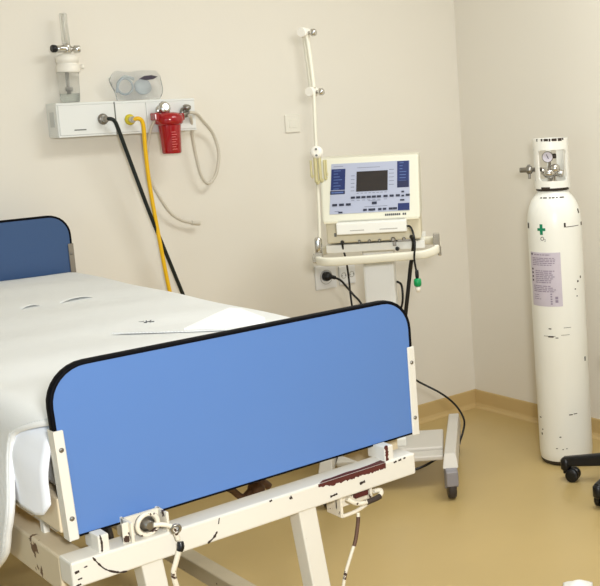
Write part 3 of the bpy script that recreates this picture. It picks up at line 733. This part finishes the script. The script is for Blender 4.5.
# clear bag with an oxygen mask
bg = BM()
nx, nz = 30, 16
def bagp(i, j, side):
    u = i / nx; v = j / nz
    x = 1.632 + .222 * u + .006 * math.sin(v * 5) + (.5 - u) * .035 * (1 - v) ** 2; z = 1.6345 + (.112 + .003 * math.sin(u * 9 + 1) - .03 * math.exp(-(u / .09) ** 2) - .022 * math.exp(-((1 - u) / .05) ** 2)) * v
    e = (math.sin(PI * u) ** .5) * (math.sin(PI * min(.97, v * .9 + .06)) ** .6)
    t = .026 * e + .004 * math.sin(u * 19 + v * 7) * e + .003 * math.sin(v * 23 - u * 9) * e
    return Vector((x, 3.640 + side * max(t, .0012), z + .002 * math.sin(u * 14)))
for side in (-1, 1):
    g = [[bg.verts.new(bagp(i, j, side)) for j in range(nz + 1)] for i in range(nx + 1)]
    for i in range(nx):
        for j in range(nz): f = bg.faces.new((g[i][j], g[i + 1][j], g[i + 1][j + 1], g[i][j + 1])); f.smooth = True
bmesh.ops.remove_doubles(bg, verts=bg.verts, dist=.0026)
bg = obj('plastic_bag', bg, 'clearblue'); tag(bg, 'clear plastic bag holding an oxygen mask on the wall trunking', 'bag')
k = BM(); torus(k, (1.69, 3.640, 1.688), .030, .0045, (.2, 1, .1), 24); tube(k, [(1.655, 3.64, 1.665), (1.662, 3.636, 1.70), (1.69, 3.634, 1.725), (1.73, 3.64, 1.715)], .005, 8); ball(k, (1.765, 3.640, 1.685), .03, (1.25, .55, 1.0)); 
mkk = obj('oxygen_mask', k, 'film_mask'); tag(mkk, 'pale blue oxygen mask folded inside the clear plastic bag', 'mask')
k = BM(); prism(k, [(1.742, 1.714), (1.765, 1.726), (1.795, 1.728), (1.826, 1.722), (1.80, 1.712), (1.772, 1.709)], lambda a, b, d: (a, 3.6105 + d + .02 * abs((a - 1.785) / .06) ** 2, b), .0006); obj('bag_print', k, 'label3', bg)

# red suction jar with its regulator
sj = thing('suction_jar', 'red plastic suction jar with chrome regulator hanging on the trunking', 'suction jar', (1.815, 3.555, 1.42))
jc = (1.822, 3.553)
k = BM(); lathe(k, [(.036, 0), (.0385, .004), (.042, .07), (.046, .112), (.046, .118)], (jc[0], jc[1], 1.421), (0, 0, 1), 28); jr = obj('jar', k, 'red', sj)
k = BM()
for q in range(8): box(k, -.010, .006 if q % 2 else .012, -.0008, .0008, 0, .0022, mtx=Matrix.Translation((jc[0] - .006 + .0, jc[1] - .0395 - .0008 * q, 1.437 + .0095 * q)))
obj('graduation', k, 'graduation', jr)
k = BM(); lathe(k, [(.047, 0), (.0545, .006), (.058, .018), (.056, .034), (.044, .046), (.02, .05)], (jc[0], jc[1], 1.532), (0, 0, 1), 30); ld_ = obj('lid', k, 'red', sj)
obj('lid_lug', box(BM(), 1.752, 1.775, 3.53, 3.575, 1.552, 1.582, .005), 'red2', ld_); obj('lid_lug', box(BM(), 1.868, 1.884, 3.535, 3.57, 1.548, 1.576, .004), 'red2', ld_)
k = BM(); lathe(k, [(.016, -.004), (.023, 0), (.025, .008), (.021, .016), (.012, .020)], (1.802, 3.548, 1.598), (0, -1, .3), 24); tube(k, [(1.806, 3.585, 1.592), (1.804, 3.565, 1.597), (1.803, 3.548, 1.598)], .012, 12); tube(k, [(1.803, 3.548, 1.60), (1.812, 3.550, 1.59), (1.82, 3.552, 1.58)], .011, 12); obj('regulator', k, 'chrome', sj)
k = BM(); tube(k, [(1.912, 3.585, 1.578), (1.912, 3.562, 1.578)], .012, 14); lathe(k, [(.013, 0), (.0165, .003), (.0165, .014), (.010, .018)], (1.912, 3.565, 1.590), (0, -.3, 1), 16); tube(k, [(1.912, 3.562, 1.577), (1.895, 3.555, 1.572), (1.880, 3.553, 1.567)], .008, 10); obj('vacuum_connector', k, 'steel', sj)
k = BM(); tube(k, [(1.918, 3.562, 1.578), (1.958, 3.575, 1.571), (2.012, 3.62, 1.539), (2.070, 3.65, 1.484), (2.092, 3.655, 1.401), (2.066, 3.65, 1.317), (2.022, 3.645, 1.284), (1.990, 3.64, 1.323), (1.972, 3.635, 1.405), (1.956, 3.62, 1.486), (1.936, 3.58, 1.548), (1.915, 3.556, 1.565)], .0065, 10)
k = obj('suction_tube', k, 'tube'); tag(k, 'looped pale tubing right of the red suction jar', 'tube')
k = BM(); tube(k, [(1.768, 3.562, 1.556), (1.752, 3.575, 1.52), (1.745, 3.60, 1.46), (1.744, 3.625, 1.38), (1.768, 3.64, 1.30), (1.830, 3.65, 1.192), (1.882, 3.655, 1.148), (1.938, 3.655, 1.128)], .006, 10)
k2 = obj('suction_tube', k, 'tube'); tag(k2, 'loose pale tubing hanging from the left of the red jar', 'tube')
q = BM(); tube(q, [(1.935, 3.655, 1.129), (1.953, 3.655, 1.125), (1.972, 3.655, 1.122)], .0085, 10); obj('tube_end', q, 'tube', k2)

# ------------------------------------------------------------------ oxygen cylinder
WARP = cyl_fit
AX, AY, CR = 3.200, 3.204, .114
gc = thing('gas_cylinder', 'tall white oxygen cylinder with green cross standing in the corner', 'gas cylinder', (AX, AY, 0))
dv = Vector((-AX, -AY, 0)).normalized(); rv = Vector((-dv.y, dv.x, 0))
if rv.x < 0: rv = -rv
def cyl(phi, z, r=CR): p = Vector((AX, AY, 0)) + dv * (r * math.cos(phi)) + rv * (r * math.sin(phi)); return Vector((p.x, p.y, z))
def cpatch(bm, p0, p1, z0, z1, r0=CR - .001, r1=CR + .0008, n=10, rz=None):
    """curved solid patch around the cylinder"""
    A = [[bm.verts.new(cyl(p0 + (p1 - p0) * i / n, z, (rz(z) if rz else 0) + r)) for r, z in ((r0, z0), (r1, z0), (r1, z1), (r0, z1))] for i in range(n + 1)]
    for a, b in zip(A, A[1:]):
        for k in range(4): f = bm.faces.new((a[k], a[(k + 1) % 4], b[(k + 1) % 4], b[k]))
    bm.faces.new(A[0]); bm.faces.new(A[-1][::-1]); return bm
D = math.radians
k = BM(); lathe(k, [(.094, .0), (.104, .004), (.111, .02), (CR, .045), (CR, .985), (.1135, 1.02), (.1105, 1.05), (.1035, 1.08), (.092, 1.106), (.079, 1.124), (.068, 1.137), (.062, 1.15), (.050, 1.165)], (AX, AY, 0), (0, 0, 1), 56)
cb = obj('cylinder_body', k, 'cyl', gc)
k = BM(); lathe(k, [(.096, .0005), (.1045, .002), (.1095, .012), (.1115, .0185), (.1095, .021)], (AX, AY, 0), (0, 0, 1), 48, cap=False)
obj('scuffed_base_edge', k, 'ring', cb)
k = BM(); lathe(k, [(.062, 1.147), (.0685, 1.149), (.0685, 1.157), (.062, 1.160)], (AX, AY, 0), (0, 0, 1), 40); obj('neck_ring', k, 'ring', gc)
# collar with windows
ko = BM(); RC = .074
def csec(p0, p1, z0, z1, n): cpatch(ko, D(p0), D(p1), z0, z1, RC - .007, RC, n)
csec(-180, 180, 1.158, 1.190, 60); csec(-180, 180, 1.320, 1.366, 60)
for p0, p1 in ((-66, -46), (60, 84), (128, 160), (-132, -105), (-180, -165)): csec(p0, p1, 1.188, 1.322, 8)
for p0, p1 in ((-46, 60), (-165, -132), (84, 128), (160, 180)):     # rounded window corners
    for e, sgn in ((p0, 1), (p1, -1)):
        for zz, zs in ((1.190, 1), (1.320, -1)):
            for q in range(6):
                h = .016 * (1 - math.sqrt(max(0, 1 - (1 - (q + .5) / 6) ** 2)))
                a0 = e + sgn * 13 * q / 6; a1 = e + sgn * 13 * (q + 1) / 6
                csec(min(a0, a1), max(a0, a1), min(zz, zz + zs * h) - .0005, max(zz, zz + zs * h) + .0005, 1)
bmesh.ops.bevel(ko, geom=[], offset=.001, affect='EDGES')
ko = obj('valve_guard', ko, 'collar', gc)
k = BM()
for a, b in ((-30, -24), (-20, -6), (-4, 2), (5, 22), (26, 40), (42, 48), (-48, -44)): cpatch(k, D(a), D(b), 1.362 - random.uniform(.003, .007), 1.367, RC - .004, RC + .0008, 4)
cpatch(k, D(-38), D(-8), 1.158, 1.166, RC - .004, RC + .0008, 4); cpatch(k, D(-8), D(60), 1.158, 1.1605, RC - .004, RC + .0008, 6)
obj('chipped_edge', k, 'mark', ko)
# valve and gauge
k = BM(); lathe(k, [(.026, 0), (.026, .02), (.018, .03), (.016, .06), (.013, .07)], (AX, AY, 1.160), (0, 0, 1), 20)
p = cyl(D(-20), 1.222, .03); ball(k, p, .026, (1.1, 1.1, .85)); p2 = cyl(D(25), 1.24, .035); ball(k, p2, .021)
tube(k, [cyl(D(-70), 1.232, .045), cyl(0, 1.226, .01), cyl(D(70), 1.216, .05)], .015, 12)
vv = obj('valve', k, 'brass', gc)
k = BM(); tube(k, [cyl(D(-20), 1.24, .03), cyl(D(-10), 1.262, .034), cyl(D(-14), 1.285, .036)], .006, 10); 
gcn = cyl(D(-18), 1.290, .042); lathe(k, [(.021, -.014), (.0235, -.012), (.0235, .004), (.021, .006)], gcn, (dv - rv * .1), 28); gg = obj('pressure_gauge', k, 'steel', vv)
k = BM(); lathe(k, [(.0205, .0055), (.0205, .0068)], gcn, (dv - rv * .1), 28); obj('gauge_face', k, 'gauge', vv)
k = BM(); ax = (dv - rv * .1).normalized(); tube(k, [gcn + ax * .0072 + rv * .004 - Vector((0, 0, .008)), gcn + ax * .0072 - rv * .004 + Vector((0, 0, .011))], .0014, 6); obj('gauge_needle', k, 'label3', vv)
k = BM(); lathe(k, [(.010, 0), (.011, .012), (.007, .016)], gcn + rv * .02 + Vector((0, 0, .003)), rv, 12); obj('gauge_stem', k, 'ring', vv)
k = BM(); kb = cyl(D(-80), 1.238, .068); lathe(k, [(.009, -.03), (.009, .012), (.016, .014), (.018, .02), (.018, .034), (.011, .038), (.011, .062), (.008, .066)], kb, -rv, 16); obj('valve_outlet', k, 'steel', vv)
k = BM(); q0 = kb - rv * .026; tube(k, [q0 + Vector((0, 0, -.038)), q0, q0 + Vector((0, 0, .022))], .0055, 8); obj('valve_lever', k, 'steel', vv)
# cross, letters, label
k = BM(); cpatch(k, D(-38), D(-19.5), .991, 1.002, n=4); cpatch(k, D(-32), D(-25.5), .975, 1.018, n=4); obj('green_cross', k, 'cross', cb)
t = text_bm('O', .022); 
for v in t.verts: v.co.x -= .004
t2 = text_bm('2', .013)
for v in t2.verts: v.co.x += .008; v.co.y -= .006
t = merge(t, t2); bmesh.ops.solidify(t, geom=list(t.faces), thickness=.0006)
zs = .958
for v in t.verts: ph = D(-25.5) + v.co.x / CR; v.co = cyl(ph, zs + v.co.y, CR + .0004 + v.co.z)
obj('oxygen_lettering', t, 'label3', cb)
lb = obj('label', cpatch(BM(), D(-66), D(9), .680, .902, n=24), 'label', cb)
def lpatch(bm, p0, p1, z0, z1, a, b, n):
    q = lambda z: .680 + (z - .655) * .933
    return cpatch(bm, p0, p1, q(z0), q(z1), a, b, n)
k = BM(); r0, r1 = CR + .0004, CR + .0012
rows = [(.883, -52, -12, .004)] + [(.868 - .007 * i, -58, random.uniform(-8, 0), .0035) for i in range(3)] + [(.846 - .008 * i, -58, random.uniform(-12, -2), .0035) for i in range(2)]
rows += [(.812 - .0085 * i, -50, random.uniform(-16, -4), .0042) for i in range(7)] + [(.745 - .008 * i, -58, random.uniform(-20, -4), .004) for i in range(4)] + [(.705 - .009 * i, -58, random.uniform(-48, -36), .003) for i in range(3)]
for zz, a, b, h in rows:
    x = a
    while x < b:
        wd = random.uniform(4, 12); lpatch(k, D(x), D(min(x + wd, b)), zz - h / 2, zz + h / 2, r0, r1, 3); x += wd + 1.5
for zz in (.71, .699, .688, .677, .667): lpatch(k, D(-16), D(-12), zz - .003, zz + .003, r0, r1, 2)
for zz in (.695, .68): lpatch(k, D(-6), D(0), zz - .008, zz + .004, r0, r1, 2)
obj('label_text', k, 'label2', lb)
k = BM()
for zz in (.884, .818, .802, .785, .768): lpatch(k, D(-62), D(-57), zz - .004, zz + .004, r0, r1 + .0002, 2)
obj('label_symbol', k, 'label3', lb)
# scuffs and chips
k = BM()
def rsh(z):   # body radius above the label
    pr = [(.985, CR), (1.02, .1135), (1.05, .1105), (1.08, .1035), (1.106, .092), (1.124, .079), (1.137, .068)]
    for (z0, a), (z1, b) in zip(pr, pr[1:]):
        if z <= z1: return a + (b - a) * max(0, (z - z0) / (z1 - z0))
    return .066
for a, b, z, h in ((-24, -18, .587, .004), (8, 24, .590, .0015), (-36, -10, .556, .0015), (-26, -14, .553, .004), (-10, -4, .549, .003), (2, 20, .560, .0015), (10, 18, .222, .004), (20, 28, .224, .003), (58, 62, .445, .018),
                   (-62, -58, .13, .009), (-58, -55, .15, .005), (-13, -9, .128, .004), (-22, -18, .078, .003), (-8, -5, .075, .003), (0, 3, .078, .003), (-66, -60, .20, .004), (46, 50, .775, .008), (38, 41, .745, .005), (56, 59, .79, .01), (42, 45, .715, .004)):
    cpatch(k, D(a), D(b), z - h / 2, z + h / 2, n=4)
for a, b, z, h in ((-76, -68, 1.008, .022), (74, 84, 1.006, .014), (20, 60, 1.003, .0025), (20, 24, 1.012, .016), (66, 72, 1.06, .018)):
    cpatch(k, D(a), D(b), z - h / 2, z + h / 2, -.004, .0008, 4, rz=rsh)
for a, b in ((-40, -34), (-30, -18), (-12, -6), (-3, 5), (9, 14), (20, 34)): cpatch(k, D(a), D(b), 1.120, 1.1245, -.004, .0012, 3, rz=rsh)
obj('scuff_mark', k, 'mark', cb)

# ------------------------------------------------------------------ black stool base
WARP = None
HX, HY, HR = 3.142, 2.757, .29
stl = thing('swivel_stool', 'black five-armed wheeled stool at the right edge, cut off by frame', 'stool', (HX, HY, 0))
k = BM(); lathe(k, [(.034, .085), (.046, .09), (.046, .125), (.034, .14), (.026, .145)], (HX, HY, 0), (0, 0, 1), 24); obj('hub', k, 'blackp', stl)
a0 = math.atan2(3.01 - HY, 3.0 - HX)
for i in range(5):
    a = a0 + i * 2 * PI / 5; R_ = Matrix.Translation((HX, HY, 0)) @ Matrix.Rotation(a, 4, 'Z')
    k = hexa(BM(), [(.02, -.024, .085), (HR - .0, -.020, .063), (HR - .0, .020, .063), (.02, .024, .085)], [(.02, -.018, .14), (HR + .014, -.015, .100), (HR + .014, .015, .100), (.02, .018, .14)], .008)
    lathe(k, [(.019, .048), (.022, .052), (.022, .088), (.015, .096)], (HR, 0, 0), (0, 0, 1), 18)
    bmesh.ops.transform(k, matrix=R_, verts=k.verts); ar_ = obj('base_arm', k, 'blackp', stl)
    cx = HX + math.cos(a) * (HR - .028); cy = HY + math.sin(a) * (HR - .028); w = BM()
    tr_ = a0 - .2 + i * 2.1
    for s in (-1, 1):
        lathe(w, [(.012, s * .006), (.026, s * .007), (.028, s * .011), (.028, s * .021), (.024, s * .025), (.010, s * .026)], (0, 0, .028), (0, 1, 0), 22)
    lathe(w, [(.010, -.024), (.010, .024)], (0, 0, .028), (0, 1, 0), 12)
    box(w, -.005, .040, -.006, .006, .030, .056, .003)
    bmesh.ops.transform(w, matrix=Matrix.Translation((cx, cy, 0)) @ Matrix.Rotation(a, 4, 'Z'), verts=w.verts); obj('caster', w, 'blackp', ar_)
k = BM(); lathe(k, [(.024, .14), (.024, .30), (.014, .305), (.014, .50)], (HX, HY, 0), (0, 0, 1), 20); obj('gas_lift', k, 'blackp', stl)
k = BM(); lathe(k, [(.05, .495), (.10, .50), (.112, .512), (.115, .53), (.106, .548), (.05, .556), (.0, .557)], (HX, HY, 0), (0, 0, 1), 36); obj('seat', k, 'blackp', stl)

# white scrap on the floor
sb = BM(); nu, nv = 14, 10; G = []
for i in range(nu + 1):
    row = []
    for j in range(nv + 1):
        u = i / nu; v = j / nv
        lx = -.045 + .095 * u; ly = -.12 * v
        hgt = .030 * math.sin(PI * min(1, u * .95 + .02)) ** .8 * math.sin(PI * (.08 + v * .84)) + .0012 * math.sin(u * 11 + v * 6)
        cx = 2.346; cy = 2.327
        x = cx + lx * .692 + ly * .722; y = cy - lx * .722 + ly * .692
        row.append(sb.verts.new((x, y, max(.0015, hgt))))
    G.append(row)
for i in range(nu):
    for j in range(nv): f = sb.faces.new((G[i][j], G[i + 1][j], G[i + 1][j + 1], G[i][j + 1])); f.smooth = True
sb = solidify(obj('paper_tissue', sb, 'scrap'), .0012, 0); tag(sb, 'small bright white crumpled paper on the floor at bottom right', 'paper')

# ------------------------------------------------------------------ light
def area(name, loc, target, sx, sy, power, col):
    l = bpy.data.lights.new(name, 'AREA'); l.shape = 'RECTANGLE'; l.size = sx; l.size_y = sy; l.energy = power; l.color = col
    o = bpy.data.objects.new(name, l); C.objects.link(o); o.location = loc
    o.rotation_euler = (Vector(target) - Vector(loc)).to_track_quat('-Z', 'Y').to_euler(); return o
area('daylight_window', (XL + .02, .8, 1.65), (XL + 3, .8, 1.5), 2.6, 1.3, 18, (.60, .85, 1.0))
area('ceiling_lamp', (2.5, 2.2, ZC - .02), (2.5, 2.2, 0), 1.2, .6, 32.0, (.95, .995, 1.0))
area('camera_flash', (.2, -.06, 1.73), (2.5, 2.8, .7), .25, .18, 63, (.98, .98, .97))
wd = bpy.data.worlds.new('World'); S.world = wd; wd.use_nodes = True
wd.node_tree.nodes['Background'].inputs['Color'].default_value = (.75, .85, 1, 1); wd.node_tree.nodes['Background'].inputs['Strength'].default_value = .5

# ------------------------------------------------------------------ camera
yaw, pitch, roll, f = .75575, .14844, -.04715, 1087.0
fw = Vector((math.sin(yaw) * math.cos(pitch), math.cos(yaw) * math.cos(pitch), -math.sin(pitch)))
r0 = Vector((math.cos(yaw), -math.sin(yaw), 0)); u0 = r0.cross(fw)
rr = r0 * math.cos(roll) + u0 * math.sin(roll); uu = -r0 * math.sin(roll) + u0 * math.cos(roll)
cam = bpy.data.cameras.new('Camera'); co = bpy.data.objects.new('Camera', cam); C.objects.link(co)
mw = Matrix((rr, uu, -fw)).transposed().to_4x4(); mw.translation = (0, 0, 1.5488); co.matrix_world = mw
cam.sensor_fit = 'HORIZONTAL'; cam.sensor_width = 36.0; cam.lens = 36.0 * f / 600.0; cam.clip_start = .02
cam.shift_x = (300 - 527.1) / 600; cam.shift_y = (260.4 - 293) / 600     # the photograph is the left part of a wider frame
S.camera = co
S.view_settings.view_transform = 'Standard'; S.view_settings.look = 'None'; S.view_settings.exposure = 0.0; S.view_settings.gamma = 1.0
S.view_settings.use_curve_mapping = False
